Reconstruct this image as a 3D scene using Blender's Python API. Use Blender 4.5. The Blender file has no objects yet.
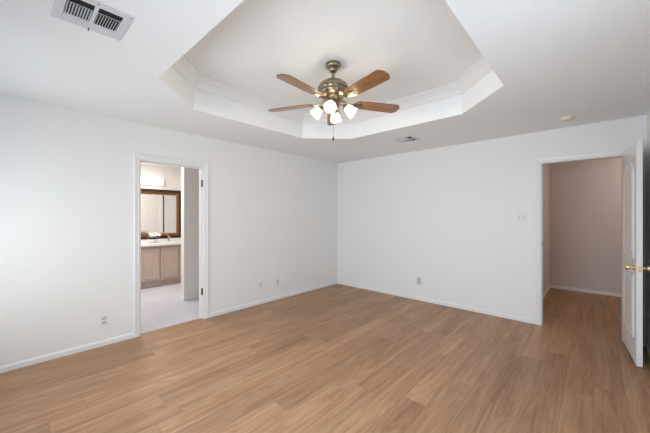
import bpy, bmesh, math, random
from math import pi, sin, cos, radians
from mathutils import Vector, Matrix
random.seed(7)
S = bpy.context.scene
COL = S.collection
H = 2.44
# ------------------------------------------------------------ camera, world, lights, exposure
cam_d = bpy.data.cameras.new('camera'); cam = bpy.data.objects.new('camera', cam_d); COL.objects.link(cam)
cam_d.sensor_width = 36.0; cam_d.sensor_fit = 'HORIZONTAL'
cam_d.lens = 292.61 * 36 / 650
cam_d.shift_y = -0.00105
cam_d.clip_start = 0.03
cam.location = (3.8404, -4.5551, 1.3774)
cam.rotation_euler = (pi / 2, 0, 0.74277)
S.camera = cam
W = bpy.data.worlds.new('sky'); S.world = W; W.use_nodes = True
bg = W.node_tree.nodes['Background']; bg.inputs[0].default_value = (0.72, 0.84, 1.0, 1); bg.inputs[1].default_value = 0.08
S.view_settings.view_transform = 'Standard'; S.view_settings.look = 'None'
S.view_settings.gamma = 1.0; S.view_settings.use_curve_mapping = False
S.view_settings.exposure = 0.0

def area(name, loc, rot, sx, sy, power, color, spread=pi):
    l = bpy.data.lights.new(name, 'AREA'); l.shape = 'RECTANGLE'; l.size = sx; l.size_y = sy
    l.energy = power; l.color = color; l.spread = spread
    o = bpy.data.objects.new(name, l); COL.objects.link(o); o.location = loc; o.rotation_euler = rot
    return o
# daylight through the wide window behind the camera (two bays) and through an unseen window added in the right wall
area('window_daylight', (2.95, -5.24, 1.22), (radians(80), 0, 0), 1.3, 1.2, 35, (0.89, 1.0, 1.15), radians(140))
area('window_daylight', (1.00, -5.24, 1.22), (radians(89), 0, 0), 1.2, 1.2, 13, (0.84, 1.0, 1.20))
area('window_daylight', (1.00, -5.25, 1.22), (radians(80), 0, 0), 1.2, 1.2, 11, (1.0, 1.0, 0.86), radians(140))
area('window_daylight', (4.39, -3.20, 1.25), (radians(85), 0, radians(90)), 0.8, 1.3, 16.5, (0.83, 1.0, 1.12))
# unseen overhead light added to brighten the bathroom, its daylight, and the dim warm lamp round the corner of the hall
area('bathroom_fill_light', (-1.9, -3.1, 2.40), (0, 0, 0), 0.5, 0.5, 33, (1.0, 0.94, 0.88))
area('bathroom_window_daylight', (-1.6, -4.03, 1.5), (radians(90), 0, 0), 0.95, 0.95, 7, (0.82, 0.88, 1.0))
hl = bpy.data.lights.new('hall_lamp', 'POINT'); hl.energy = 15; hl.color = (1.0, 0.77, 0.64); hl.shadow_soft_size = 0.10
hlo = bpy.data.objects.new('hall_lamp', hl); COL.objects.link(hlo); hlo.location = (4.95, 1.85, 2.22)

# ------------------------------------------------------------ materials
def mat(name, color, rough=0.5, metal=0.0, spec=0.5, var=0.0, vscale=30, bump=0.0, bscale=200, coat=0.0, emit=None, estr=0.0, trans=0.0):
    m = bpy.data.materials.new(name); m.use_nodes = True
    nt = m.node_tree; b = nt.nodes['Principled BSDF']
    b.inputs['Base Color'].default_value = (*color, 1); b.inputs['Roughness'].default_value = rough
    b.inputs['Metallic'].default_value = metal; b.inputs['Specular IOR Level'].default_value = spec
    b.inputs['Coat Weight'].default_value = coat; b.inputs['Transmission Weight'].default_value = trans
    if emit:
        b.inputs['Emission Color'].default_value = (*emit, 1); b.inputs['Emission Strength'].default_value = estr
    tc = nt.nodes.new('ShaderNodeTexCoord')
    if var > 0:
        n = nt.nodes.new('ShaderNodeTexNoise'); n.inputs['Scale'].default_value = vscale; n.inputs['Detail'].default_value = 4
        nt.links.new(tc.outputs['Object'], n.inputs['Vector'])
        r = nt.nodes.new('ShaderNodeMapRange'); r.inputs['To Min'].default_value = 1 - var; r.inputs['To Max'].default_value = 1 + var
        nt.links.new(n.outputs['Fac'], r.inputs['Value'])
        mx = nt.nodes.new('ShaderNodeVectorMath'); mx.operation = 'SCALE'; mx.inputs[0].default_value = color
        nt.links.new(r.outputs['Result'], mx.inputs['Scale']); nt.links.new(mx.outputs[0], b.inputs['Base Color'])
    if bump > 0:
        n = nt.nodes.new('ShaderNodeTexNoise'); n.inputs['Scale'].default_value = bscale; n.inputs['Detail'].default_value = 2
        nt.links.new(tc.outputs['Object'], n.inputs['Vector'])
        bp = nt.nodes.new('ShaderNodeBump'); bp.inputs['Strength'].default_value = bump; bp.inputs['Distance'].default_value = 0.002
        nt.links.new(n.outputs['Fac'], bp.inputs['Height']); nt.links.new(bp.outputs[0], b.inputs['Normal'])
    return m

def grain_mat(name, c0, c1, axis='X', scale=6, rough=0.4, coat=0.0, stretch=12):
    m = bpy.data.materials.new(name); m.use_nodes = True
    nt = m.node_tree; b = nt.nodes['Principled BSDF']
    b.inputs['Roughness'].default_value = rough; b.inputs['Coat Weight'].default_value = coat
    tc = nt.nodes.new('ShaderNodeTexCoord'); mp = nt.nodes.new('ShaderNodeMapping')
    sc = [stretch, stretch, stretch]; sc['XYZ'.index(axis)] = 1.0
    mp.inputs['Scale'].default_value = sc
    nt.links.new(tc.outputs['Object'], mp.inputs['Vector'])
    n = nt.nodes.new('ShaderNodeTexNoise'); n.inputs['Scale'].default_value = scale; n.inputs['Detail'].default_value = 5; n.inputs['Distortion'].default_value = 0.6
    nt.links.new(mp.outputs[0], n.inputs['Vector'])
    cr = nt.nodes.new('ShaderNodeValToRGB'); cr.color_ramp.elements[0].position = 0.35; cr.color_ramp.elements[1].position = 0.68
    cr.color_ramp.elements[0].color = (*c0, 1); cr.color_ramp.elements[1].color = (*c1, 1)
    nt.links.new(n.outputs['Fac'], cr.inputs[0]); nt.links.new(cr.outputs[0], b.inputs['Base Color'])
    return m

def plank_floor():
    m = bpy.data.materials.new('oak_plank_floor'); m.use_nodes = True
    nt = m.node_tree; L = nt.links; N = nt.nodes; b = N['Principled BSDF']
    def math_(op, a, bb=None, c=None):
        n = N.new('ShaderNodeMath'); n.operation = op
        for i, v in enumerate((a, bb, c)):
            if v is None: continue
            if isinstance(v, (int, float)): n.inputs[i].default_value = v
            else: L.new(v, n.inputs[i])
        return n.outputs[0]
    tc = N.new('ShaderNodeTexCoord'); sp = N.new('ShaderNodeSeparateXYZ'); L.new(tc.outputs['Object'], sp.inputs[0])
    x, y = sp.outputs[0], sp.outputs[1]
    PW, PL = 0.178, 1.52
    u = math_('DIVIDE', math_('ADD', x, 10.042), PW); row = math_('FLOOR', u); fu = math_('FRACT', u)
    wn = N.new('ShaderNodeTexWhiteNoise'); wn.noise_dimensions = '1D'; L.new(row, wn.inputs['W'])
    v = math_('ADD', math_('DIVIDE', math_('ADD', y, 20), PL), math_('MULTIPLY', wn.outputs['Value'], 7.0))
    colm = math_('FLOOR', v); fv = math_('FRACT', v)
    idv = N.new('ShaderNodeCombineXYZ'); L.new(row, idv.inputs[0]); L.new(colm, idv.inputs[1])
    w2 = N.new('ShaderNodeTexWhiteNoise'); w2.noise_dimensions = '2D'; L.new(idv.outputs[0], w2.inputs['Vector'])
    rnd = w2.outputs['Value']
    b.inputs['Specular IOR Level'].default_value = 0.35
    # grain coordinates: stretched along the plank, shifted per plank
    gx = math_('ADD', math_('MULTIPLY', x, 1.0), math_('MULTIPLY', rnd, 37.0))
    gy = math_('ADD', math_('MULTIPLY', y, 0.045), math_('MULTIPLY', rnd, 91.0))
    gv = N.new('ShaderNodeCombineXYZ'); L.new(gx, gv.inputs[0]); L.new(gy, gv.inputs[1])
    n1 = N.new('ShaderNodeTexNoise'); n1.inputs['Scale'].default_value = 26; n1.inputs['Detail'].default_value = 6; n1.inputs['Roughness'].default_value = 0.6; n1.inputs['Distortion'].default_value = 0.9
    L.new(gv.outputs[0], n1.inputs['Vector'])
    gv2 = N.new('ShaderNodeCombineXYZ'); L.new(gx, gv2.inputs[0]); L.new(math_('ADD', math_('MULTIPLY', y, 0.10), math_('MULTIPLY', rnd, 53.0)), gv2.inputs[1])
    n2 = N.new('ShaderNodeTexNoise'); n2.inputs['Scale'].default_value = 7; n2.inputs['Detail'].default_value = 2; n2.inputs['Distortion'].default_value = 0.5
    L.new(gv2.outputs[0], n2.inputs['Vector'])
    # cathedral rings: bands of the slow noise
    ring = math_('MULTIPLY', math_('SINE', math_('MULTIPLY', n2.outputs['Fac'], 75.0)), 0.5)
    g = math_('ADD', math_('MULTIPLY', n1.outputs['Fac'], 0.62), math_('MULTIPLY', n2.outputs['Fac'], 0.38))
    g = math_('ADD', g, math_('MULTIPLY', ring, 0.09))
    cr = N.new('ShaderNodeValToRGB'); e = cr.color_ramp.elements
    e[0].position = 0.33; e[0].color = (0.285, 0.144, 0.072, 1)
    e[1].position = 0.68; e[1].color = (0.475, 0.296, 0.177, 1)
    mid = e.new(0.5); mid.color = (0.380, 0.216, 0.118, 1)
    L.new(g, cr.inputs[0])
    tone = N.new('ShaderNodeMapRange'); tone.inputs['To Min'].default_value = 0.87; tone.inputs['To Max'].default_value = 1.13
    L.new(rnd, tone.inputs['Value'])
    # seams
    du = math_('MULTIPLY', math_('MINIMUM', fu, math_('SUBTRACT', 1.0, fu)), PW)
    dv = math_('MULTIPLY', math_('MINIMUM', fv, math_('SUBTRACT', 1.0, fv)), PL)
    d = math_('MINIMUM', du, dv)
    seam = N.new('ShaderNodeMapRange'); seam.inputs['From Min'].default_value = 0.0006; seam.inputs['From Max'].default_value = 0.0030
    seam.inputs['To Min'].default_value = 0.68; seam.inputs['To Max'].default_value = 1.0
    L.new(d, seam.inputs['Value'])
    k = math_('MULTIPLY', tone.outputs[0], seam.outputs[0])
    sc = N.new('ShaderNodeVectorMath'); sc.operation = 'SCALE'; L.new(cr.outputs[0], sc.inputs[0]); L.new(k, sc.inputs['Scale'])
    L.new(sc.outputs[0], b.inputs['Base Color'])
    rr = N.new('ShaderNodeMapRange'); rr.inputs['To Min'].default_value = 0.36; rr.inputs['To Max'].default_value = 0.50
    L.new(n1.outputs['Fac'], rr.inputs['Value']); L.new(rr.outputs[0], b.inputs['Roughness'])
    bp = N.new('ShaderNodeBump'); bp.inputs['Strength'].default_value = 0.25; bp.inputs['Distance'].default_value = 0.002
    L.new(math_('ADD', math_('MULTIPLY', n1.outputs['Fac'], 0.3), seam.outputs[0]), bp.inputs['Height']); L.new(bp.outputs[0], b.inputs['Normal'])
    return m

def tile_floor():
    m = bpy.data.materials.new('pale_floor_tile'); m.use_nodes = True
    nt = m.node_tree; L = nt.links; N = nt.nodes; b = N['Principled BSDF']
    tc = N.new('ShaderNodeTexCoord'); br = N.new('ShaderNodeTexBrick')
    L.new(tc.outputs['Object'], br.inputs['Vector'])
    br.offset = 0; br.inputs['Scale'].default_value = 1.0; br.inputs['Brick Width'].default_value = 0.457; br.inputs['Row Height'].default_value = 0.457
    br.inputs['Mortar Size'].default_value = 0.003; br.inputs['Color1'].default_value = (0.60, 0.60, 0.66, 1); br.inputs['Color2'].default_value = (0.63, 0.63, 0.685, 1)
    br.inputs['Mortar'].default_value = (0.53, 0.53, 0.57, 1)
    n = N.new('ShaderNodeTexNoise'); n.inputs['Scale'].default_value = 5; n.inputs['Detail'].default_value = 5; L.new(tc.outputs['Object'], n.inputs['Vector'])
    r = N.new('ShaderNodeMapRange'); r.inputs['To Min'].default_value = 0.9; r.inputs['To Max'].default_value = 1.08; L.new(n.outputs['Fac'], r.inputs['Value'])
    s = N.new('ShaderNodeVectorMath'); s.operation = 'SCALE'; L.new(br.outputs['Color'], s.inputs[0]); L.new(r.outputs[0], s.inputs['Scale'])
    L.new(s.outputs[0], b.inputs['Base Color']); b.inputs['Roughness'].default_value = 0.35
    return m

M = {}
M['wall'] = mat('white_wall_paint', (0.86,0.86,0.855), 0.55, bump=0.12, bscale=260)
M['ceil'] = mat('white_ceiling_paint', (0.90, 0.915, 0.92), 0.8, bump=0.15, bscale=220)
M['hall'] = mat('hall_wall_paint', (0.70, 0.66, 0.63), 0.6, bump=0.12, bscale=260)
M['bath'] = mat('bathroom_wall_paint', (0.86, 0.815, 0.775), 0.55, bump=0.12, bscale=260)
M['trim'] = mat('white_trim_paint', (0.84, 0.84, 0.84), 0.32, var=0.01, vscale=5)
M['door'] = mat('white_door_paint', (0.82, 0.82, 0.83), 0.3, var=0.01, vscale=5)
M['floor'] = plank_floor(); M['tile'] = tile_floor()
M['plastic'] = mat('white_plastic', (0.80, 0.80, 0.82), 0.35, var=0.01)
M['plastic_grey'] = mat('grey_plastic', (0.56, 0.56, 0.58), 0.4, var=0.02)
M['receptacle'] = mat('lavender_grey_plastic', (0.60, 0.59, 0.64), 0.4, var=0.01)
M['slot_grey'] = mat('slot_shade_grey', (0.30, 0.30, 0.32), 0.5, var=0.01)  # shade of the toggle recess put into a flat grey
M['dark'] = mat('dark_slot', (0.02, 0.02, 0.02), 0.6, var=0.05)
M['cream'] = mat('aged_cream_plastic', (0.80, 0.73, 0.56), 0.4, var=0.02)
M['vent'] = mat('white_enamelled_metal', (0.68, 0.68, 0.71), 0.45, var=0.01)
M['duct'] = mat('duct_shade_black', (0.012, 0.013, 0.011), 0.8, var=0.1)  # near-black colour stands in for the shade inside the duct
M['brass'] = mat('polished_brass', (0.90, 0.71, 0.42), 0.20, metal=1, var=0.03)
M['antique'] = mat('antique_brass', (0.30, 0.255, 0.175), 0.30, metal=1, var=0.08, vscale=25)
M['steel'] = mat('satin_hinge_steel', (0.13, 0.13, 0.14), 0.4, metal=1, var=0.03)
M['chrome'] = mat('chrome', (0.45, 0.43, 0.41), 0.15, metal=1, var=0.01)
M['blade'] = grain_mat('walnut_fan_blade', (0.150, 0.065, 0.024), (0.36, 0.168, 0.058), 'X', 5, 0.28, 0.4, 10)
def lamp_glass(name, clear, color, strength):
    m = mat(name, (0.9, 0.88, 0.84), 0.4, emit=color, estr=strength)
    nt = m.node_tree; b = nt.nodes['Principled BSDF']; t = nt.nodes.new('ShaderNodeBsdfTransparent'); mx = nt.nodes.new('ShaderNodeMixShader')
    mx.inputs[0].default_value = clear
    nt.links.new(b.outputs[0], mx.inputs[1]); nt.links.new(t.outputs[0], mx.inputs[2]); nt.links.new(mx.outputs[0], nt.nodes['Material Output'].inputs[0])
    return m
M['shade'] = lamp_glass('lit_frosted_glass', 0.40, (1.0, 0.90, 0.76), 1.3)
M['bulb'] = lamp_glass('lit_bulb', 0.70, (1.0, 0.88, 0.68), 4.0)
M['vanity'] = grain_mat('washed_oak_cabinet', (0.47, 0.355, 0.29), (0.57, 0.45, 0.375), 'Z', 5, 0.45, 0, 14)
M['counter'] = mat('white_cultured_marble', (0.82, 0.81, 0.80), 0.2, var=0.01, vscale=6)
M['frame'] = grain_mat('gilt_wood_frame', (0.10, 0.038, 0.011), (0.19, 0.080, 0.022), 'Y', 8, 0.3, 0.3, 10)
M['frame_dark'] = mat('dark_brown_frame_edge', (0.035, 0.014, 0.008), 0.35, var=0.1)
M['mirror'] = mat('silvered_mirror', (0.93, 0.93, 0.93), 0.02, metal=1)
M['diffuser'] = mat('lit_white_diffuser', (0.9, 0.88, 0.85), 0.4, emit=(1.0, 0.90, 0.76), estr=3.0)
M['petal'] = mat('white_petals', (0.85, 0.83, 0.78), 0.6, var=0.05)
M['leaf'] = mat('dark_green_leaf', (0.035, 0.10, 0.022), 0.45, var=0.3, vscale=25)
M['pot'] = mat('white_ceramic', (0.80, 0.78, 0.75), 0.2, var=0.02)

# ------------------------------------------------------------ mesh helpers
def new_bm(): return bmesh.new()
def box(bm, x0, x1, y0, y1, z0, z1, bev=0.0):
    vs = [bm.verts.new(p) for p in ((x0,y0,z0),(x1,y0,z0),(x1,y1,z0),(x0,y1,z0),(x0,y0,z1),(x1,y0,z1),(x1,y1,z1),(x0,y1,z1))]
    fs = [bm.faces.new([vs[i] for i in q]) for q in ((0,3,2,1),(4,5,6,7),(0,1,5,4),(1,2,6,5),(2,3,7,6),(3,0,4,7))]
    if bev > 0:
        es = list({e for f in fs for e in f.edges})
        bmesh.ops.bevel(bm, geom=es, offset=bev, segments=2, affect='EDGES', profile=0.5)
    return vs
def lathe(bm, prof, mtx=None, seg=32):
    mtx = mtx or Matrix()
    rings = []
    for r, z in prof:
        if r < 1e-6: rings.append([bm.verts.new(mtx @ Vector((0, 0, z)))])
        else: rings.append([bm.verts.new(mtx @ Vector((r*cos(2*pi*i/seg), r*sin(2*pi*i/seg), z))) for i in range(seg)])
    for a, b in zip(rings, rings[1:]):
        for i in range(seg):
            j = (i+1) % seg
            if len(a) == 1 and len(b) == 1: continue
            if len(a) == 1: bm.faces.new((a[0], b[j], b[i]))
            elif len(b) == 1: bm.faces.new((a[i], a[j], b[0]))
            else: bm.faces.new((a[i], a[j], b[j], b[i]))
def tube(bm, pts, r, seg=12):
    pts = [Vector(p) for p in pts]; rings = []
    for i, p in enumerate(pts):
        d = (pts[min(i+1, len(pts)-1)] - pts[max(i-1, 0)]).normalized()
        up = Vector((0,0,1)) if abs(d.z) < 0.9 else Vector((1,0,0))
        a = d.cross(up).normalized(); b = d.cross(a).normalized()
        rr = r[i] if isinstance(r, (list, tuple)) else r
        rings.append([bm.verts.new(p + a*rr*cos(2*pi*k/seg) + b*rr*sin(2*pi*k/seg)) for k in range(seg)])
    for a, b in zip(rings, rings[1:]):
        for k in range(seg):
            bm.faces.new((a[k], a[(k+1)%seg], b[(k+1)%seg], b[k]))
    bm.faces.new(rings[0]); bm.faces.new(rings[-1])
def prism(bm, pts, f0, f1):
    """pts 2D outline; f0/f1 map (u,v)->xyz for the two caps"""
    a = [bm.verts.new(f0(*p)) for p in pts]; b = [bm.verts.new(f1(*p)) for p in pts]
    n = len(pts)
    bm.faces.new(a); bm.faces.new(b)
    for i in range(n): bm.faces.new((a[i], a[(i+1)%n], b[(i+1)%n], b[i]))
def sweep(bm, path, prof, to3, closed=True):
    """path: 2D points; prof: closed list of (offset to the left of travel, height); to3(u,v,h)->xyz"""
    n = len(path); P = [Vector(p) for p in path]; rings = []
    for i in range(n):
        if closed or 0 < i < n-1:
            d0 = (P[i]-P[i-1]).normalized(); d1 = (P[(i+1)%n]-P[i]).normalized()
        elif i == 0: d0 = d1 = (P[1]-P[0]).normalized()
        else: d0 = d1 = (P[-1]-P[-2]).normalized()
        n0 = Vector((-d0.y, d0.x)); n1 = Vector((-d1.y, d1.x))
        m = (n0+n1); m = m / max(m.dot(n0), 1e-4)
        rings.append([bm.verts.new(to3(P[i].x+m.x*o, P[i].y+m.y*o, h)) for o, h in prof])
    k = len(prof)
    for i in range(n if closed else n-1):
        a, b = rings[i], rings[(i+1)%n]
        for j in range(k): bm.faces.new((a[j], a[(j+1)%k], b[(j+1)%k], b[j]))
    if not closed: bm.faces.new(rings[0]); bm.faces.new(rings[-1])
def obj(name, bm, m, parent=None, smooth=False, loc=None, rot=None):
    bmesh.ops.recalc_face_normals(bm, faces=bm.faces)
    me = bpy.data.meshes.new(name); bm.to_mesh(me); bm.free()
    o = bpy.data.objects.new(name, me); COL.objects.link(o)
    if isinstance(m, (list, tuple)):
        for k in m: me.materials.append(M[k])
    else: me.materials.append(M[m])
    if smooth:
        for p in me.polygons: p.use_smooth = True
        md = o.modifiers.new('edge_split', 'EDGE_SPLIT'); md.split_angle = radians(40)
    if parent: o.parent = parent
    if loc: o.location = loc
    if rot: o.rotation_euler = rot
    return o
def tag(o, label, cat=None, group=None, kind=None):
    o['label'] = label
    if cat: o['category'] = cat
    if group: o['group'] = group
    if kind: o['kind'] = kind
    return o
def thing(name, label, cat, loc=(0,0,0), rot=(0,0,0), group=None, kind=None):
    o = bpy.data.objects.new(name, None); COL.objects.link(o); o.location = loc; o.rotation_euler = rot; o.empty_display_size = 0.1
    return tag(o, label, cat, group, kind)
def copy_tree(o, parent=None):
    c = o.copy(); COL.objects.link(c)
    if parent: c.parent = parent
    for ch in list(o.children): copy_tree(ch, c)
    return c
def structure(name, bm, m, label, cat, smooth=False):
    return tag(obj(name, bm, m, smooth=smooth), label, cat, kind='structure')

# ------------------------------------------------------------ setting: shell
XR, YB = 4.253, -5.10            # bedroom right wall, back wall
T = 0.12
A0, A1, AH = -3.52, -2.767, 2.03  # bathroom opening in the left wall
B0, B1, BH = 3.353, 4.075, 2.045  # hall opening in the far wall
bm = new_bm(); box(bm, -0.06, XR+T, YB-T, 0.0, -0.10, 0); box(bm, 3.10, 6.3, 0.0, 2.62, -0.10, 0)
structure('floor', bm, 'floor', 'brown oak plank floor running from the bedroom into the hall', 'floor')
bm = new_bm(); box(bm, -3.02, -0.06, -4.0, -1.08, -0.10, 0.0)
structure('floor_bathroom', bm, 'tile', 'pale lavender grey tile floor of the bathroom beyond the doorway', 'floor')

bm = new_bm()
box(bm, -T, 0, YB-T, A0, 0, H+0.02); box(bm, -T, 0, A1, T, 0, H+0.02); box(bm, -T, 0, A0, A1, AH, H+0.02)
structure('wall_left', bm, 'wall', 'long white wall on the left with the bathroom doorway in it', 'wall')
bm = new_bm()
box(bm, 0, B0, 0, T, 0, H+0.02); box(bm, B1, XR+T, 0, T, 0, H+0.02); box(bm, B0, B1, 0, T, BH, H+0.02)
structure('wall_back', bm, 'wall', 'white far wall holding the light switch and the hall doorway', 'wall')
bm = new_bm(); box(bm, XR, XR+T, YB-T, -3.65, 0, H+0.02); box(bm, XR, XR+T, -2.75, 0, 0, H+0.02)
for a, b in ((-3.65, -2.75),): box(bm, XR, XR+T, a, b, 0, 0.55); box(bm, XR, XR+T, a, b, 1.95, H+0.02)
structure('wall_right', bm, 'wall', 'white right wall behind the open panelled door', 'wall')
bm = new_bm()
box(bm, 0, 0.35, YB-T, YB, 0, H+0.02); box(bm, 3.65, XR, YB-T, YB, 0, H+0.02)
box(bm, 0.35, 3.65, YB-T, YB, 0, 0.6); box(bm, 0.35, 3.65, YB-T, YB, 2.2, H+0.02)
structure('wall_front', bm, 'wall', 'white window wall behind the camera', 'wall')
w = thing('window_1', 'wide white framed window behind the camera', 'window', (2.0, YB, 0.6), kind='structure')
bm = new_bm()
sweep(bm, [(-1.65,0),(1.65,0),(1.65,1.6),(-1.65,1.6)], [(0,0),(0.05,0),(0.05,-0.05),(0,-0.05)], lambda u,v,h: (u, h-0.02, v))
obj('window_frame', bm, 'trim', w)
for xx in (-0.20, 0.22):
    bm = new_bm(); box(bm, xx-0.02, xx+0.02, -0.07, -0.02, 0.05, 1.55); obj('mullion', bm, 'trim', w)

for k, yy, lab in ((2, -3.20, 'white framed window added unseen in the right wall to let in light'),):
    w = thing('window_%d' % k, lab, 'window', (XR, yy, 0.55), kind='structure')  # unseen window, added for the light it brings in
    bm = new_bm()
    sweep(bm, [(-0.45,0),(0.45,0),(0.45,1.4),(-0.45,1.4)], [(0,0),(0.05,0),(0.05,0.05),(0,0.05)], lambda u,v,h: (h+0.02, u, v))
    obj('window_frame', bm, 'trim', w)

# tray ceiling: chamfered rectangle
cx, cy, hx, hy, ch = 2.10, -2.55, 1.20, 1.213, 0.475
OCT = [(cx-hx+ch, cy-hy),(cx+hx-ch, cy-hy),(cx+hx, cy-hy+ch),(cx+hx, cy+hy-ch),(cx+hx-ch, cy+hy),(cx-hx+ch, cy+hy),(cx-hx, cy+hy-ch),(cx-hx, cy-hy+ch)]
ZT = 2.755
bm = new_bm()
o_ = [bm.verts.new((x, y, H)) for x, y in OCT]; t_ = [bm.verts.new((x, y, ZT)) for x, y in OCT]
c_ = [bm.verts.new(p) for p in ((0,YB,H),(XR,YB,H),(XR,0,H),(0,0,H))]
for i in range(4):
    a, b2 = c_[i], c_[(i+1)%4]
    bm.faces.new((a, b2, o_[2*i+1], o_[2*i]))
    bm.faces.new((b2, o_[(2*i+2)%8], o_[2*i+1]))
for i in range(8): bm.faces.new((o_[i], o_[(i+1)%8], t_[(i+1)%8], t_[i]))
bm.faces.new(t_)
structure('ceiling', bm, 'ceil', 'white bedroom ceiling with a raised eight sided tray in the middle', 'ceiling')
bm = new_bm(); box(bm, -3.02, -T, -4.0, -1.08, H, H+0.08)
structure('ceiling_bathroom', bm, 'ceil', 'white bathroom ceiling seen under the doorway head', 'ceiling')
bm = new_bm(); box(bm, 3.10, 6.3, T, 2.62, H, H+0.08)
structure('ceiling_hall', bm, 'ceil', 'plain hall ceiling above the hall doorway', 'ceiling')
bm = new_bm()
CR = [(0,2.640),(0.010,2.640),(0.012,2.655),(0.024,2.662),(0.034,2.682),(0.060,2.712),(0.076,2.722),(0.080,2.738),(0.092,2.742),(0.092,ZT),(0,ZT)]
sweep(bm, OCT, CR, lambda u,v,h: (u, v, h))
structure('trim_1', bm, 'trim', 'white crown moulding round the top of the ceiling tray', 'moulding')

# door casings with jambs and stops
CAS = [(0,0),(0,0.010),(0.012,0.014),(0.018,0.011),(0.040,0.016),(0.052,0.018),(0.056,0.014),(0.056,0)]
t2 = thing('trim_2', 'white moulded casing round the bathroom doorway with steel hinges', 'door casing', (0, A0, 0), kind='structure')
bm = new_bm()
sweep(bm, [(A0,0),(A0,AH),(A1,AH),(A1,0)], CAS, lambda u,v,h: (h, u-A0, v), closed=False)
sweep(bm, [(A0,0),(A0,AH),(A1,AH),(A1,0)], CAS, lambda u,v,h: (-T-h, u-A0, v), closed=False)
obj('casing', bm, 'trim', t2)
bm = new_bm(); w_ = A1-A0
box(bm, -T, 0, 0, 0.012, 0, AH); box(bm, -T, 0, w_-0.012, w_, 0, AH); box(bm, -T, 0, 0.012, w_-0.012, AH-0.012, AH)
box(bm, -0.075, -0.045, 0.012, 0.024, 0, AH-0.012); box(bm, -0.075, -0.045, w_-0.024, w_-0.012, 0, AH-0.012); box(bm, -0.075, -0.045, 0.024, w_-0.024, AH-0.024, AH-0.012)
obj('jamb', bm, 'trim', t2)
for hz in (0.365, 1.81):
    bm = new_bm(); box(bm, -0.040, -0.008, w_-0.016, w_-0.012, hz-0.045, hz+0.045, 0.001)
    lathe(bm, [(0,0),(0.010,0),(0.010,0.09),(0,0.09)], Matrix.Translation((-0.010, w_-0.021, hz-0.045)), 12)
    tag(obj('hinge', bm, 'steel', t2), 'steel hinge on the right jamb')
t3 = thing('trim_3', 'white casing round the hall doorway with a dark strike plate', 'door casing', (B0, 0, 0), kind='structure')
bm = new_bm()
sweep(bm, [(B1,0),(B1,BH),(B0,BH),(B0,0)][::-1], CAS, lambda u,v,h: (u-B0, -h, v), closed=False)
sweep(bm, [(B1,0),(B1,BH),(B0,BH),(B0,0)][::-1], CAS, lambda u,v,h: (u-B0, T+h, v), closed=False)
obj('casing', bm, 'trim', t3)
bm = new_bm(); w_ = B1-B0
box(bm, 0, 0.006, 0, T, 0, BH); box(bm, w_-0.004, w_, 0.0, T, 0, BH); box(bm, 0.006, w_-0.004, 0, T, BH-0.010, BH)
box(bm, 0.006, 0.011, 0.045, 0.080, 0, BH-0.010)
obj('jamb', bm, 'trim', t3)
bm = new_bm(); box(bm, 0.0055, 0.0075, 0.008, 0.040, 0.985, 1.045)
tag(obj('strike_plate', bm, 'dark', t3), 'dark strike plate on the left jamb')

# baseboards
def bprof(): return [(0,0),(0.013,0),(0.013,0.040),(0.009,0.050),(0.005,0.057),(0,0.057)]
def baseb(bm, p0, p1, nrm):
    for_prof = bprof(); rings = []
    for p in (p0, p1): rings.append([bm.verts.new((p[0]+nrm[0]*o, p[1]+nrm[1]*o, h)) for o, h in for_prof])
    k = len(for_prof)
    for j in range(k): bm.faces.new((rings[0][j], rings[0][(j+1)%k], rings[1][(j+1)%k], rings[1][j]))
    bm.faces.new(rings[0]); bm.faces.new(rings[1])
bm = new_bm(); baseb(bm, (0,YB), (0,A0-0.056), (1,0)); baseb(bm, (0,A1+0.056), (0,0), (1,0))
structure('baseboard_left', bm, 'trim', 'white baseboard along the left wall on both sides of the bathroom doorway', 'baseboard')
bm = new_bm(); baseb(bm, (0.013,0), (B0-0.056,0), (0,-1)); baseb(bm, (B1+0.056,0), (XR,0), (0,-1))
structure('baseboard_back', bm, 'trim', 'white baseboard along the far wall', 'baseboard')
bm = new_bm(); baseb(bm, (XR,YB), (XR,-0.013), (-1,0))
structure('baseboard_right', bm, 'trim', 'white baseboard along the right wall behind the open door', 'baseboard')

# hall shell
HX, HY = 3.215, 2.50
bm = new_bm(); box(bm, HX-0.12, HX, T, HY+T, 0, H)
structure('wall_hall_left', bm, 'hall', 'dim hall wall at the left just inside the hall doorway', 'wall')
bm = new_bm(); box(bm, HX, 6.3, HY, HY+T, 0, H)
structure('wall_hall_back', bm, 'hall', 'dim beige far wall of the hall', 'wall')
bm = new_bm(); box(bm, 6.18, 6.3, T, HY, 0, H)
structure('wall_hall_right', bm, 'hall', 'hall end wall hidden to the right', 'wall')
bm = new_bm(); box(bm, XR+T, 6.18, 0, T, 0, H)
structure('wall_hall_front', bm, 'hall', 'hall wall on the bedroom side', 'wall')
bm = new_bm(); baseb(bm, (HX,T), (HX,HY), (1,0))
structure('baseboard_hall_left', bm, 'trim', 'white baseboard along the left hall wall', 'baseboard')
bm = new_bm(); baseb(bm, (HX+0.013,HY), (6.18,HY), (0,-1))
structure('baseboard_hall_back', bm, 'trim', 'white baseboard along the far hall wall', 'baseboard')

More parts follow.
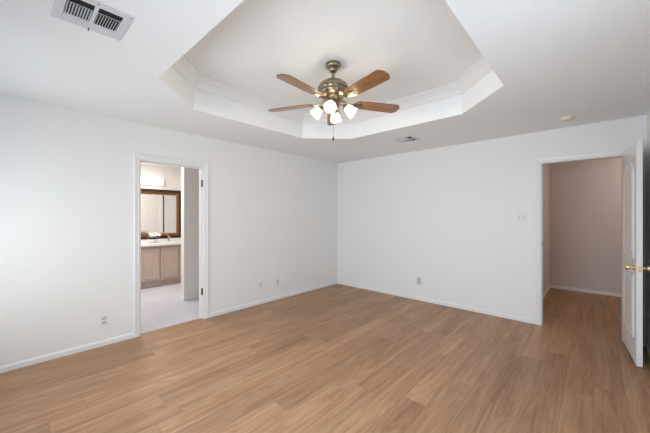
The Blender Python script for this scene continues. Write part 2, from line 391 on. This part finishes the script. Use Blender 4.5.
# bathroom shell
BX = -2.90
bm = new_bm(); box(bm, BX-0.12, BX, -4.0, -1.08, 0, H)
structure('wall_bathroom_back', bm, 'bath', 'white bathroom wall behind the framed mirror', 'wall')
bm = new_bm(); box(bm, BX, -T, -1.2, -1.08, 0, H)
structure('wall_bathroom_right', bm, 'bath', 'bathroom end wall hidden behind the partition', 'wall')
bm = new_bm(); box(bm, BX, -T, -4.62, -4.5, 0, H)
bm.free(); bm = new_bm()
box(bm, BX, -2.1, -4.0, -3.88, 0, H); box(bm, -1.1, -T, -4.0, -3.88, 0, H); box(bm, -2.1, -1.1, -4.0, -3.88, 0, 1.0); box(bm, -2.1, -1.1, -4.0, -3.88, 2.0, H)
structure('wall_bathroom_left', bm, 'bath', 'bathroom window wall hidden to the left', 'wall')
bm = new_bm(); box(bm, -1.17, -1.05, -2.607, -1.2, 0, H)
structure('wall_bathroom_partition', bm, 'bath', 'white partition wall end inside the bathroom with a light switch', 'wall')
bm = new_bm(); baseb(bm, (-1.05,-2.607), (-1.05,-1.2), (1,0)); baseb(bm, (-1.17,-2.607), (-1.037,-2.607), (0,-1))
structure('baseboard_bathroom', bm, 'trim', 'white baseboard round the foot of the bathroom partition', 'baseboard')
# cased closet door on the rear of the partition (seen in the mirror)
t4 = thing('trim_4', 'white door casing and closed door reflected in the bathroom mirror', 'door casing', (-1.17, -1.5, 0), kind='structure')
bm = new_bm(); box(bm, -0.018, 0, -0.31, -0.24, 0, 2.1); box(bm, -0.018, 0, -0.24, 0.30, 2.03, 2.1); obj('casing', bm, 'trim', t4)
bm = new_bm(); box(bm, -0.006, 0, -0.24, 0.30, 0.0, 2.03); obj('slab', bm, 'dark', t4)  # black backing sheet, paints the shaded gap between casing and door
bm = new_bm(); box(bm, -0.03, -0.006, -0.205, 0.30, 0.01, 2.03); obj('door_panel', bm, 'door', t4)

# ------------------------------------------------------------ bedroom door (open against the right wall)
DW, DT, DH = 0.702, 0.040, 2.062
d = thing('door_1', 'white two panel arched door standing open with brass knobs', 'door', (4.071, 0.0, 0.0), (0, 0, radians(-90 + 4.4)), kind='structure')
# local: x along the leaf from hinge, y 0..DT thickness (y>0 -> towards right wall after rotation)
bm = new_bm(); box(bm, 0, DW, 0, DT, 0.018, DH, 0.0015)
obj('slab', bm, 'door', d)
def arch(u0, u1, v0, v1, rise, n=14):
    pts = [(u0, v0), (u1, v0), (u1, v1)]
    for i in range(1, n):
        t = i / n; uu = u1 + (u0-u1)*t
        s = sin(pi*t); pts.append((uu, v1 + rise*(s**0.8)))
    pts.append((u0, v1)); return pts
def rectp(u0, u1, v0, v1): return [(u0,v0),(u1,v0),(u1,v1),(u0,v1)]
MP = [(0,0),(0.004,0.006),(0.012,0.007),(0.020,0.003),(0.026,0)]
FP = [(0.045,0),(0.060,0.005),(0.061,0.005),(0.061,0)]
for outline in (arch(0.115, DW-0.115, 0.98, 1.80, 0.10), rectp(0.115, DW-0.115, 0.24, 0.83)):
    for side in (0, 1):
        f3 = (lambda u,v,h: (u, -h, v)) if side == 0 else (lambda u,v,h: (u, DT+h, v))
        bm = new_bm(); sweep(bm, outline, MP, f3)
        # raised field inside the moulding
        n = len(outline); P = [Vector(p) for p in outline]
        def inset(o):
            r = []
            for i in range(n):
                d0 = (P[i]-P[i-1]).normalized(); d1 = (P[(i+1)%n]-P[i]).normalized()
                m = Vector((-d0.y,d0.x)) + Vector((-d1.y,d1.x)); m = m / max(m.dot(Vector((-d0.y,d0.x))), 0.3)
                r.append(P[i]+m*o)
            return r
        a = [bm.verts.new(f3(p.x, p.y, 0)) for p in inset(0.040)]; b2 = [bm.verts.new(f3(p.x, p.y, 0.006)) for p in inset(0.058)]
        for i in range(n): bm.faces.new((a[i], a[(i+1)%n], b2[(i+1)%n], b2[i]))
        bm.faces.new(b2)
        obj('door_panel', bm, 'door', d)
KZ = 0.90
def knob_part(sgn):
    y0 = -0.0 if sgn < 0 else DT
    mt = Matrix.Translation((DW-0.065, y0, KZ)) @ Matrix.Rotation(radians(90 if sgn < 0 else -90), 4, 'X')
    bm = new_bm(); lathe(bm, [(0,0),(0.031,0),(0.031,0.003),(0.024,0.008),(0.013,0.011),(0.011,0.026),(0.014,0.030),(0.0245,0.037),(0.0275,0.046),(0.025,0.055),(0.017,0.061),(0,0.063)], mt, 28)
    return tag(obj('door_knob', bm, 'brass', d, smooth=True), 'polished brass door knob')
knob_part(-1); knob_part(1)
bm = new_bm(); box(bm, DW, DW+0.0015, 0.008, DT-0.008, KZ-0.028, KZ+0.028); box(bm, DW, DW+0.010, 0.014, DT-0.014, KZ-0.008, KZ+0.008)
tag(obj('latch', bm, 'brass', d), 'brass latch plate on the door edge')
for hz in (0.25, 1.03, 1.82):
    bm = new_bm(); lathe(bm, [(0,0),(0.006,0),(0.006,0.09),(0,0.09)], Matrix.Translation((-0.002, DT+0.004, hz-0.045)), 12)
    box(bm, 0.0, 0.03, DT, DT+0.0015, hz-0.045, hz+0.045)
    tag(obj('hinge', bm, 'brass', d), 'brass hinge')

# ------------------------------------------------------------ ceiling fan
fan = thing('ceiling_fan', 'five blade brass ceiling fan with four lit frosted shades hanging from the tray', 'ceiling fan', (cx, cy, ZT))
def zz(z): return z - ZT
bm = new_bm(); lathe(bm, [(0,0),(0.068,0),(0.070,-0.010),(0.069,-0.024),(0.062,-0.036),(0.050,-0.046),(0.040,-0.054),(0.036,-0.066),(0.028,-0.076),(0.016,-0.080),(0,-0.080)])
obj('canopy', bm, 'antique', fan, smooth=True)
bm = new_bm(); lathe(bm, [(0,-0.075),(0.0125,-0.075),(0.0125,zz(2.60)),(0,zz(2.60))], seg=20)
lathe(bm, [(0.0125,zz(2.625)),(0.024,zz(2.62)),(0.026,zz(2.60)),(0.0125,zz(2.595))], seg=20)
obj('downrod', bm, 'antique', fan, smooth=True)
bm = new_bm(); lathe(bm, [(0,zz(2.602)),(0.030,zz(2.601)),(0.070,zz(2.594)),(0.105,zz(2.580)),(0.128,zz(2.560)),(0.138,zz(2.538)),(0.140,zz(2.522)),(0.134,zz(2.515)),(0.131,zz(2.506)),(0.137,zz(2.500)),(0.138,zz(2.488)),(0.126,zz(2.468)),(0.100,zz(2.450)),(0.084,zz(2.440)),(0.080,zz(2.430)),(0,zz(2.430))], seg=48)
obj('motor_housing', bm, 'antique', fan, smooth=True)
bm = new_bm(); lathe(bm, [(0,zz(2.432)),(0.076,zz(2.432)),(0.078,zz(2.412)),(0.060,zz(2.404)),(0.054,zz(2.398)),(0.056,zz(2.345)),(0.050,zz(2.330)),(0.030,zz(2.318)),(0.012,zz(2.312)),(0.010,zz(2.300)),(0,zz(2.296))], seg=36)
lk = obj('light_kit', bm, 'antique', fan, smooth=True)
# blades
BZ = zz(2.408); PITCH = radians(-11)
def blade_mesh():
    bm = new_bm()
    outl = [(0.215,-0.046),(0.235,-0.058),(0.30,-0.062),(0.45,-0.067),(0.618,-0.070),(0.630,-0.066),(0.656,-0.034),(0.660,-0.024),(0.660,0.024),(0.656,0.034),(0.630,0.066),(0.618,0.070),(0.45,0.067),(0.30,0.062),(0.235,0.058),(0.215,0.046),(0.205,0.02),(0.205,-0.02)]
    R = Matrix.Rotation(PITCH, 4, 'X')
    def f(zo): return lambda u, v: R @ Vector((u, v, zo))
    prism(bm, outl, f(-0.0035), f(0.0035)); return bm
def iron_mesh():
    bm = new_bm(); R = Matrix.Rotation(PITCH, 4, 'X')
    tube(bm, [(0.070,0,0.030),(0.110,0,0.012),(0.150,0,-0.006),(0.190,0,-0.010)], [0.014,0.011,0.010,0.012], 10)
    outl = [(0.185,-0.012),(0.205,-0.034),(0.245,-0.040),(0.262,-0.028),(0.258,-0.010),(0.285,-0.008),(0.292,0),(0.285,0.008),(0.258,0.010),(0.262,0.028),(0.245,0.040),(0.205,0.034),(0.185,0.012)]
    prism(bm, outl, lambda u,v: R @ Vector((u,v,-0.0095)), lambda u,v: R @ Vector((u,v,-0.0038)))
    for sx, sy in ((0.225,-0.026),(0.225,0.026),(0.278,0)):
        lathe(bm, [(0,-0.013),(0.004,-0.012),(0.005,-0.009)], Matrix.Translation(R @ Vector((sx,sy,0))), 10)
    return bm
AZ0 = 130.5
b0 = obj('blade', blade_mesh(), 'blade', fan); b0.location = (0, 0, BZ); b0.rotation_euler = (0, 0, radians(AZ0))
bi0 = obj('blade_iron', iron_mesh(), 'antique', b0, smooth=True)
for k in range(1, 5):
    b = copy_tree(b0, fan); b.rotation_euler = (0, 0, radians(AZ0 + 72*k))
# light arms and shades
LZ = 122.5
def shade_mesh():
    bm = new_bm()
    out = [(0.022,0.0),(0.026,-0.010),(0.034,-0.026),(0.042,-0.050),(0.048,-0.074),(0.052,-0.090)]
    prof = out + [(r-0.003, z) for r, z in reversed(out)]
    lathe(bm, prof, None, 32); return bm
sh0 = None
for k in range(4):
    az = radians(LZ + 90*k); tilt = radians(42)   # axis below horizontal
    arm = new_bm(); R = Matrix.Rotation(az, 4, 'Z')
    tube(arm, [R @ Vector(p) for p in ((0.045,0,zz(2.372)),(0.075,0,zz(2.380)),(0.098,0,zz(2.376)),(0.110,0,zz(2.362)))], 0.007, 10)
    obj('arm', arm, 'antique', lk, smooth=True)
    mt = Matrix.Translation((0,0,0))
    base = R @ Vector((0.112, 0, zz(2.358)))
    if True:
        sh = obj('lamp_shade', shade_mesh(), 'shade', fan, smooth=True)
        bm = new_bm(); lathe(bm, [(0,0.020),(0.014,0.018),(0.024,0.008),(0.026,-0.012),(0.022,-0.013),(0,-0.010)], None, 24)
        tag(obj('socket_cup', bm, 'antique', sh, smooth=True), 'brass socket cup')
        bm = new_bm(); lathe(bm, [(0.012,-0.02),(0.014,-0.035),(0.024,-0.055),(0.027,-0.072),(0.021,-0.082),(0.010,-0.089),(0,-0.091)], None, 20)
        tag(obj('bulb', bm, 'bulb', sh, smooth=True), 'glowing bulb')
        tag(sh, 'lit frosted glass shade'); sh0 = sh
    sh.location = base
    # local -Z points outward/down
    sh.rotation_euler = (0, -(pi/2 - tilt), az)
    lp = bpy.data.lights.new('bulb_light', 'POINT'); lp.energy = 8.2; lp.color = (1.0, 0.80, 0.50); lp.shadow_soft_size = 0.022
    lo = bpy.data.objects.new('bulb_light', lp); COL.objects.link(lo); lo.parent = sh; lo.location = (0, 0, -0.068)
# pull chain
bm = new_bm(); tube(bm, [(0.012,-0.012,zz(2.33)),(0.012,-0.012,zz(2.09))], 0.0012, 6)
for i in range(34): 
    z0 = zz(2.325 - i*0.007); lathe(bm, [(0,z0+0.0022),(0.0022,z0),(0,z0-0.0022)], Matrix.Translation((0.012,-0.012,0)), 6)
pc = obj('pull_chain', bm, 'antique', fan)
bm = new_bm(); lathe(bm, [(0,zz(2.092)),(0.004,zz(2.090)),(0.0075,zz(2.078)),(0.0085,zz(2.064)),(0.006,zz(2.052)),(0,zz(2.050))], Matrix.Translation((0.012,-0.012,0)), 14)
tag(obj('pull_knob', bm, 'frame_dark', pc, smooth=True), 'dark pull knob')

# ------------------------------------------------------------ ceiling vents
def vent(name, label, loc, rz, size, group):
    v = thing(name, label, 'air vent', loc, (0,0,rz), group)
    s = size/2
    bm = new_bm()
    # local: x across the rows, y along the rows; z 0 = ceiling plane, below is negative
    sweep(bm, [(-s,-s),(s,-s),(s,s),(-s,s)], [(0,0),(0.002,-0.006),(0.036,-0.010),(0.040,-0.006),(0.040,0)], lambda u,w,h: (u, w, h))
    obj('frame', bm, 'vent', v)
    bm = new_bm(); box(bm, -s+0.038, s-0.038, -s+0.038, s-0.038, -0.0012, -0.0002); tag(obj('duct_shade_sheet', bm, 'duct', v), 'black sheet painted as the shade of the duct behind the blades')  # flat sheet under the ceiling, duct darkness is in its colour
    bm = new_bm(); box(bm, -s+0.036, s-0.036, -0.008, 0.008, -0.011, -0.001); obj('divider', bm, 'vent', v)
    i = s-0.040
    for sy in (-1, 1):
        a, b2 = (0.008, i) if sy > 0 else (-i, -0.008)
        # far row: one wide blade sloping up towards the middle
        bm = new_bm()
        prism(bm, [(-i, -0.0105), (-i+0.046, -0.0030), (-i+0.046, -0.0020), (-i, -0.0095)], lambda u,w: (u, a, w), lambda u,w: (u, b2, w))
        obj('wide_blade', bm, 'vent', v)
        # near row: blade turned away, leaves a dark slot
        bm = new_bm()
        prism(bm, [(i-0.050, -0.0095), (i-0.054, -0.002), (i-0.055, -0.002), (i-0.051, -0.0095)], lambda u,w: (u, a, w), lambda u,w: (u, b2, w))
        obj('narrow_blade', bm, 'vent', v)
        n = 9
        for k in range(n):
            yy = a + (b2-a)*(k+0.5)/n
            bm = new_bm()
            t = -0.0012 if sy > 0 else 0.0008
            prism(bm, [(yy-t-0.0012, -0.002), (yy+t-0.0012, -0.0095), (yy+t+0.0012, -0.0095), (yy-t+0.0012, -0.002)], lambda w,z: (-i+0.048, w, z), lambda w,z: (i-0.055, w, z))
            obj('louver', bm, 'vent', v)
    bm = new_bm(); tube(bm, [(-s+0.030,0.0,-0.008),(-s+0.018,0.0,-0.022)], 0.003, 8); obj('damper_lever', bm, 'steel', v)
    for sx, sy in ((s-0.012, 0.0), (s-0.014, s-0.014)):
        bm = new_bm(); lathe(bm, [(0,-0.0095),(0.003,-0.0088),(0.004,-0.0065),(0,-0.0065)], Matrix.Translation((sx, sy, 0)), 10); obj('screw', bm, 'steel', v)
    return v
vent('ceiling_vent', 'large white louvred ceiling vent at the top left near the camera', (1.880, -4.243, H), 0, 0.305, None)
vent('ceiling_vent', 'small ceiling vent between the tray and the far wall', (1.925, -0.795, H), 0, 0.285, None).scale = (1, 1, 0.45)

# smoke detector
sd = thing('smoke_detector', 'round cream smoke detector on the ceiling near the hall doorway', 'smoke detector', (3.627, -0.465, H))
bm = new_bm(); lathe(bm, [(0,0),(0.062,0),(0.062,-0.010),(0.056,-0.013),(0,-0.013)]); obj('base', bm, 'cream', sd, smooth=True)
bm = new_bm(); lathe(bm, [(0.054,-0.012),(0.053,-0.026),(0.046,-0.033),(0.020,-0.036),(0,-0.036)]); obj('cover', bm, 'cream', sd, smooth=True)

# ------------------------------------------------------------ switches and outlets  (local: x right along the wall, y out of the wall (-y), z up)
def plate_bm(w, h, t=0.006): 
    bm = new_bm(); box(bm, -w/2, w/2, -t, 0, -h/2, h/2, 0.002); return bm
def outlet(label, loc, rz, body='plastic', kind='duplex'):
    o = thing('wall_outlet', label, 'outlet', loc, (0,0,rz), 'wall outlets')
    obj('cover_plate', plate_bm(0.070, 0.115), body, o)
    if kind == 'duplex':
        for s in (-1, 1):
            bm = new_bm()
            prism(bm, [(0.017*cos(t*pi/8), max(-0.0125, min(0.0125, 0.017*sin(t*pi/8)))+s*0.020) for t in range(16)], lambda u,v: (u,-0.0055,v), lambda u,v: (u,-0.0075,v))
            r = obj('receptacle', bm, 'receptacle', o)
            bm = new_bm()
            for sx in (-0.0065, 0.0065): box(bm, sx-0.0013, sx+0.0013, -0.0079, -0.0074, s*0.020-0.002, s*0.020+0.007)
            lathe(bm, [(0,0),(0.0026,0),(0.0026,0.0004),(0,0.0004)], Matrix.Translation((0,-0.0074,s*0.020-0.007)) @ Matrix.Rotation(pi/2, 4, 'X'), 10)
            obj('slots', bm, 'dark', r)
        bm = new_bm(); lathe(bm, [(0,0.0015),(0.003,0.001),(0.0035,0)], Matrix.Translation((0,-0.006,0)) @ Matrix.Rotation(pi/2, 4, 'X'), 10); obj('screw', bm, 'vent', o)
    else:
        bm = new_bm(); lathe(bm, [(0,0.014),(0.003,0.014),(0.003,0.010),(0.0055,0.010),(0.0055,0.0),(0.009,0.0),(0.009,-0.001)], Matrix.Translation((0,-0.006,0)) @ Matrix.Rotation(pi/2, 4, 'X'), 16); obj('cable_jack', bm, 'steel', o, smooth=True)
        for s in (-1, 1):
            bm = new_bm(); lathe(bm, [(0,0.0015),(0.003,0.001),(0.0035,0)], Matrix.Translation((0,-0.006,s*0.042)) @ Matrix.Rotation(pi/2, 4, 'X'), 10); obj('screw', bm, 'vent', o)
    return o
RL = radians(90)   # on the left wall: out of the wall is +x
outlet('white wall outlet low on the left wall, left of the bathroom doorway', (0, -3.852, 0.265), RL)
outlet('white cable outlet right of the bathroom doorway, nearer to the casing', (0, -1.868, 0.29), RL, kind='cable')
outlet('white wall outlet right of the bathroom doorway, nearer to the far corner', (0, -1.531, 0.285), RL)
outlet('grey wall outlet low on the far wall below the ceiling fan', (1.741, 0, 0.315), 0, body='plastic_grey')
def switch(label, loc, rz):
    o = thing('light_switch', label, 'light switch', loc, (0,0,rz), 'double light switches')
    obj('cover_plate', plate_bm(0.116, 0.116), 'plastic', o)
    for s in (-1, 1):
        bm = new_bm(); box(bm, s*0.023-0.0055, s*0.023+0.0055, -0.0066, -0.0055, -0.013, 0.013)
        tag(obj('toggle_slot', bm, 'slot_grey', o), 'grey toggle slot')
        bm = new_bm(); prism(bm, [(-0.0055,-0.004),(-0.016,0.006),(-0.016,0.010),(-0.0055,0.006)], lambda u,v: (s*0.023-0.004, u, v), lambda u,v: (s*0.023+0.004, u, v))
        obj('toggle', bm, 'plastic', o)
        for z in (-0.042, 0.042):
            bm = new_bm(); lathe(bm, [(0,0.0015),(0.003,0.001),(0.0035,0)], Matrix.Translation((s*0.023,-0.006,z)) @ Matrix.Rotation(pi/2, 4, 'X'), 10); obj('screw', bm, 'plastic_grey', o)
    return o
switch('white double light switch on the far wall left of the hall doorway', (3.146, 0, 1.362), 0)
switch('white double light switch on the partition inside the bathroom', (-1.05, -2.475, 1.325), RL)

# ------------------------------------------------------------ bathroom furniture
VX = -2.35; VY0, VY1 = -3.60, -1.75
van = thing('bathroom_vanity', 'washed wood bathroom vanity cabinet under the white countertop', 'cabinet', (BX, (VY0+VY1)/2, 0))
def L_(x, y): return (x-BX, y-(VY0+VY1)/2)
def vbox(bm, x0, x1, y0, y1, z0, z1, bev=0.0): box(bm, x0-BX, x1-BX, y0-(VY0+VY1)/2, y1-(VY0+VY1)/2, z0, z1, bev)
bm = new_bm(); vbox(bm, BX+0.004, VX-0.02, VY0, VY1, 0.12, 0.80); obj('carcass', bm, 'vanity', van)
bm = new_bm(); vbox(bm, BX+0.004, VX-0.07, VY0, VY1, 0.0, 0.12); obj('toe_kick', bm, 'vanity', van)
for (y0, y1) in ((-3.55,-3.22),(-3.20,-2.915),(-2.885,-2.553),(-2.525,-2.205),(-2.165,-1.82)):
    bm = new_bm(); vbox(bm, VX-0.02, VX, y0, y1, 0.150, 0.755, 0.003)
    dr = obj('cabinet_door', bm, 'vanity', van)
    bm = new_bm()
    cxm = VX-BX; yy0, yy1 = y0-(VY0+VY1)/2, y1-(VY0+VY1)/2
    sweep(bm, [(yy0+0.045,0.195),(yy1-0.045,0.195),(yy1-0.045,0.71),(yy0+0.045,0.71)], [(0,0),(0.002,0.005),(0.008,0.006),(0.016,0)], lambda u,v,h: (cxm+h, u, v))
    obj('door_moulding', bm, 'vanity', dr)
ct = thing('vanity_countertop', 'white countertop on the vanity with a sink', 'countertop', (BX, (VY0+VY1)/2, 0.80))
bm = new_bm(); box(bm, 0.003, -2.315-BX, VY0-(VY0+VY1)/2-0.01, VY1-(VY0+VY1)/2+0.01, 0.0, 0.045, 0.006); obj('slab', bm, 'counter', ct)
bm = new_bm(); box(bm, BX+0.003, BX+0.022, VY0-0.01, VY1+0.01, 0.845, 0.895, 0.003)
tag(obj('backsplash', bm, 'bath'), 'low beige backsplash strip along the wall under the framed mirror', 'backsplash')
bm = new_bm(); sb = -2.245-(VY0+VY1)/2
mt = Matrix.Translation((0.30, sb, 0.0450)) @ Matrix.Diagonal((0.75, 1.0, 1.0, 1.0))
lathe(bm, [(0.235,-0.0005),(0.225,0.0004),(0.215,0.0002),(0.20,-0.002),(0.15,-0.008),(0,-0.010)], mt, 36); obj('sink_basin', bm, 'counter', ct, smooth=True)
fc = thing('faucet', 'chrome faucet on the countertop under the mirror', 'faucet', (-2.74, -2.247, 0.846))
bm = new_bm(); lathe(bm, [(0,0),(0.026,0),(0.026,0.006),(0.020,0.012),(0.018,0.085),(0.020,0.095),(0,0.10)], None, 20); obj('body', bm, 'chrome', fc, smooth=True)
bm = new_bm(); tube(bm, [(0.0,0,0.06),(0.05,0,0.085),(0.10,0,0.085),(0.118,0,0.065)], [0.014,0.012,0.011,0.011], 12); obj('spout', bm, 'chrome', fc, smooth=True)
bm = new_bm(); tube(bm, [(0,0,0.095),(-0.01,-0.006,0.12),(0.01,-0.03,0.135),(0.02,-0.055,0.138)], [0.014,0.010,0.008,0.007], 10); obj('handle', bm, 'chrome', fc, smooth=True)

mr = thing('wall_mirror', 'large mirror in a gilt and dark brown frame over the vanity', 'mirror', (BX, -2.595, 1.415))
MW, MH = 1.32, 1.03
oy, oz = MW/2, MH/2
bm = new_bm(); sweep(bm, [(-oy,-oz),(oy,-oz),(oy,oz),(-oy,oz)], [(0,0.0),(0,0.030),(0.010,0.036),(0.046,0.036),(0.052,0.028),(0.052,0.0)], lambda u,v,h: (h, u, v)); tag(obj('outer_frame', bm, 'frame_dark', mr), 'dark brown outer frame')
bm = new_bm(); sweep(bm, [(-oy,-oz),(oy,-oz),(oy,oz),(-oy,oz)], [(0.052,0.0),(0.052,0.032),(0.060,0.042),(0.075,0.034),(0.098,0.022),(0.106,0.018),(0.106,0.0)], lambda u,v,h: (h, u, v)); tag(obj('inner_frame', bm, 'frame', mr), 'gilt brown inner frame')
bm = new_bm(); sweep(bm, [(-oy,-oz),(oy,-oz),(oy,oz),(-oy,oz)], [(0.106,0.0),(0.106,0.019),(0.114,0.020),(0.118,0.014),(0.118,0.0)], lambda u,v,h: (h, u, v)); tag(obj('gold_lip', bm, 'brass', mr), 'gold inner lip')
bm = new_bm(); box(bm, 0.004, 0.010, -oy+0.11, oy-0.11, -oz+0.11, oz-0.11); tag(obj('mirror_glass', bm, 'mirror', mr), 'reflecting glass')

vl = thing('vanity_light', 'long lit white vanity light bar above the mirror', 'wall lamp', (BX, -2.72, 2.07))
bm = new_bm(); box(bm, 0, 0.03, -0.40, 0.40, -0.06, 0.085, 0.004); obj('back_plate', bm, 'plastic', vl)
bm = new_bm()
prism(bm, [(0.03,-0.055),(0.075,-0.045),(0.095,-0.02),(0.10,0.01),(0.095,0.045),(0.075,0.070),(0.03,0.080)], lambda u,v: (u,-0.385,v), lambda u,v: (u,0.385,v)); tag(obj('diffuser', bm, 'diffuser', vl), 'glowing diffuser')
for s in (-1, 1):
    bm = new_bm(); box(bm, 0.03, 0.105, s*0.393-0.008, s*0.393+0.008, -0.06, 0.085, 0.003); obj('end_cap', bm, 'plastic', vl)

fl = thing('flower_arrangement', 'white orchids with green leaves in a white bowl on the vanity', 'flowers', (-2.58, -2.600, 0.845))
bm = new_bm(); lathe(bm, [(0,0),(0.045,0),(0.050,0.006),(0.078,0.030),(0.092,0.062),(0.094,0.072),(0.088,0.072),(0.074,0.034),(0.04,0.014),(0,0.012)], None, 28); obj('bowl', bm, 'pot', fl, smooth=True)
bm = new_bm(); lathe(bm, [(0.084,0.060),(0.05,0.068),(0,0.070)], None, 20); tag(obj('moss', bm, 'leaf', fl), 'green moss')
for k in range(12):
    a = 2*pi*k/12 + random.uniform(-.2,.2); ln = random.uniform(0.09,0.15); up = random.uniform(0.02,0.075)
    bm = new_bm(); R = Matrix.Rotation(a, 4, 'Z'); rows = []
    for i in range(7):
        t = i/6; wd = 0.024*sin(pi*min(1, t*0.9+0.1)) + 0.0015
        x_ = 0.02 + ln*t; z_ = 0.068 + up*sin(pi*t*0.75)
        rows.append([bm.verts.new(R @ Vector((x_, s*wd, z_ + abs(s)*0.006))) for s in (-1, 0, 1)])
    for p, q_ in zip(rows, rows[1:]):
        for j in range(2): bm.faces.new((p[j], p[j+1], q_[j+1], q_[j]))
    obj('leaf', bm, 'leaf', fl)
stem_bm = new_bm(); tube(stem_bm, [(0,-0.01,0.06),(0.01,-0.03,0.13),(0.02,0.0,0.175),(0.02,0.06,0.170),(0.02,0.11,0.150)], 0.003, 6); obj('stem', stem_bm, 'leaf', fl)
for (px_, py_, pz_) in ((0.03,-0.05,0.135),(0.05,-0.03,0.165),(0.03,0.0,0.185),(0.05,0.03,0.150),(0.03,0.065,0.170),(0.045,0.105,0.150),(0.05,-0.01,0.125),(0.04,0.04,0.185),(0.03,-0.06,0.175)):
    bm = new_bm()
    R = Matrix.Rotation(random.uniform(-.5,.5), 4, 'Z') @ Matrix.Rotation(radians(60)+random.uniform(-.4,.4), 4, 'Y') @ Matrix.Rotation(random.uniform(0,6), 4, 'Z')
    for k in range(5):
        Rk = Matrix.Rotation(2*pi*k/5, 4, 'Z'); c0 = bm.verts.new(R @ Vector((0,0,0)))
        ring = [bm.verts.new(R @ (Rk @ Vector((0.017+0.016*cos(t), 0.014*sin(t), 0.006+0.004*cos(t*2))))) for t in [2*pi*i/9 - pi for i in range(9)]]
        for i in range(len(ring)-1): bm.faces.new((c0, ring[i], ring[i+1]))
    b_ = obj('blossom', bm, 'petal', fl); b_.location = (px_, py_, pz_)
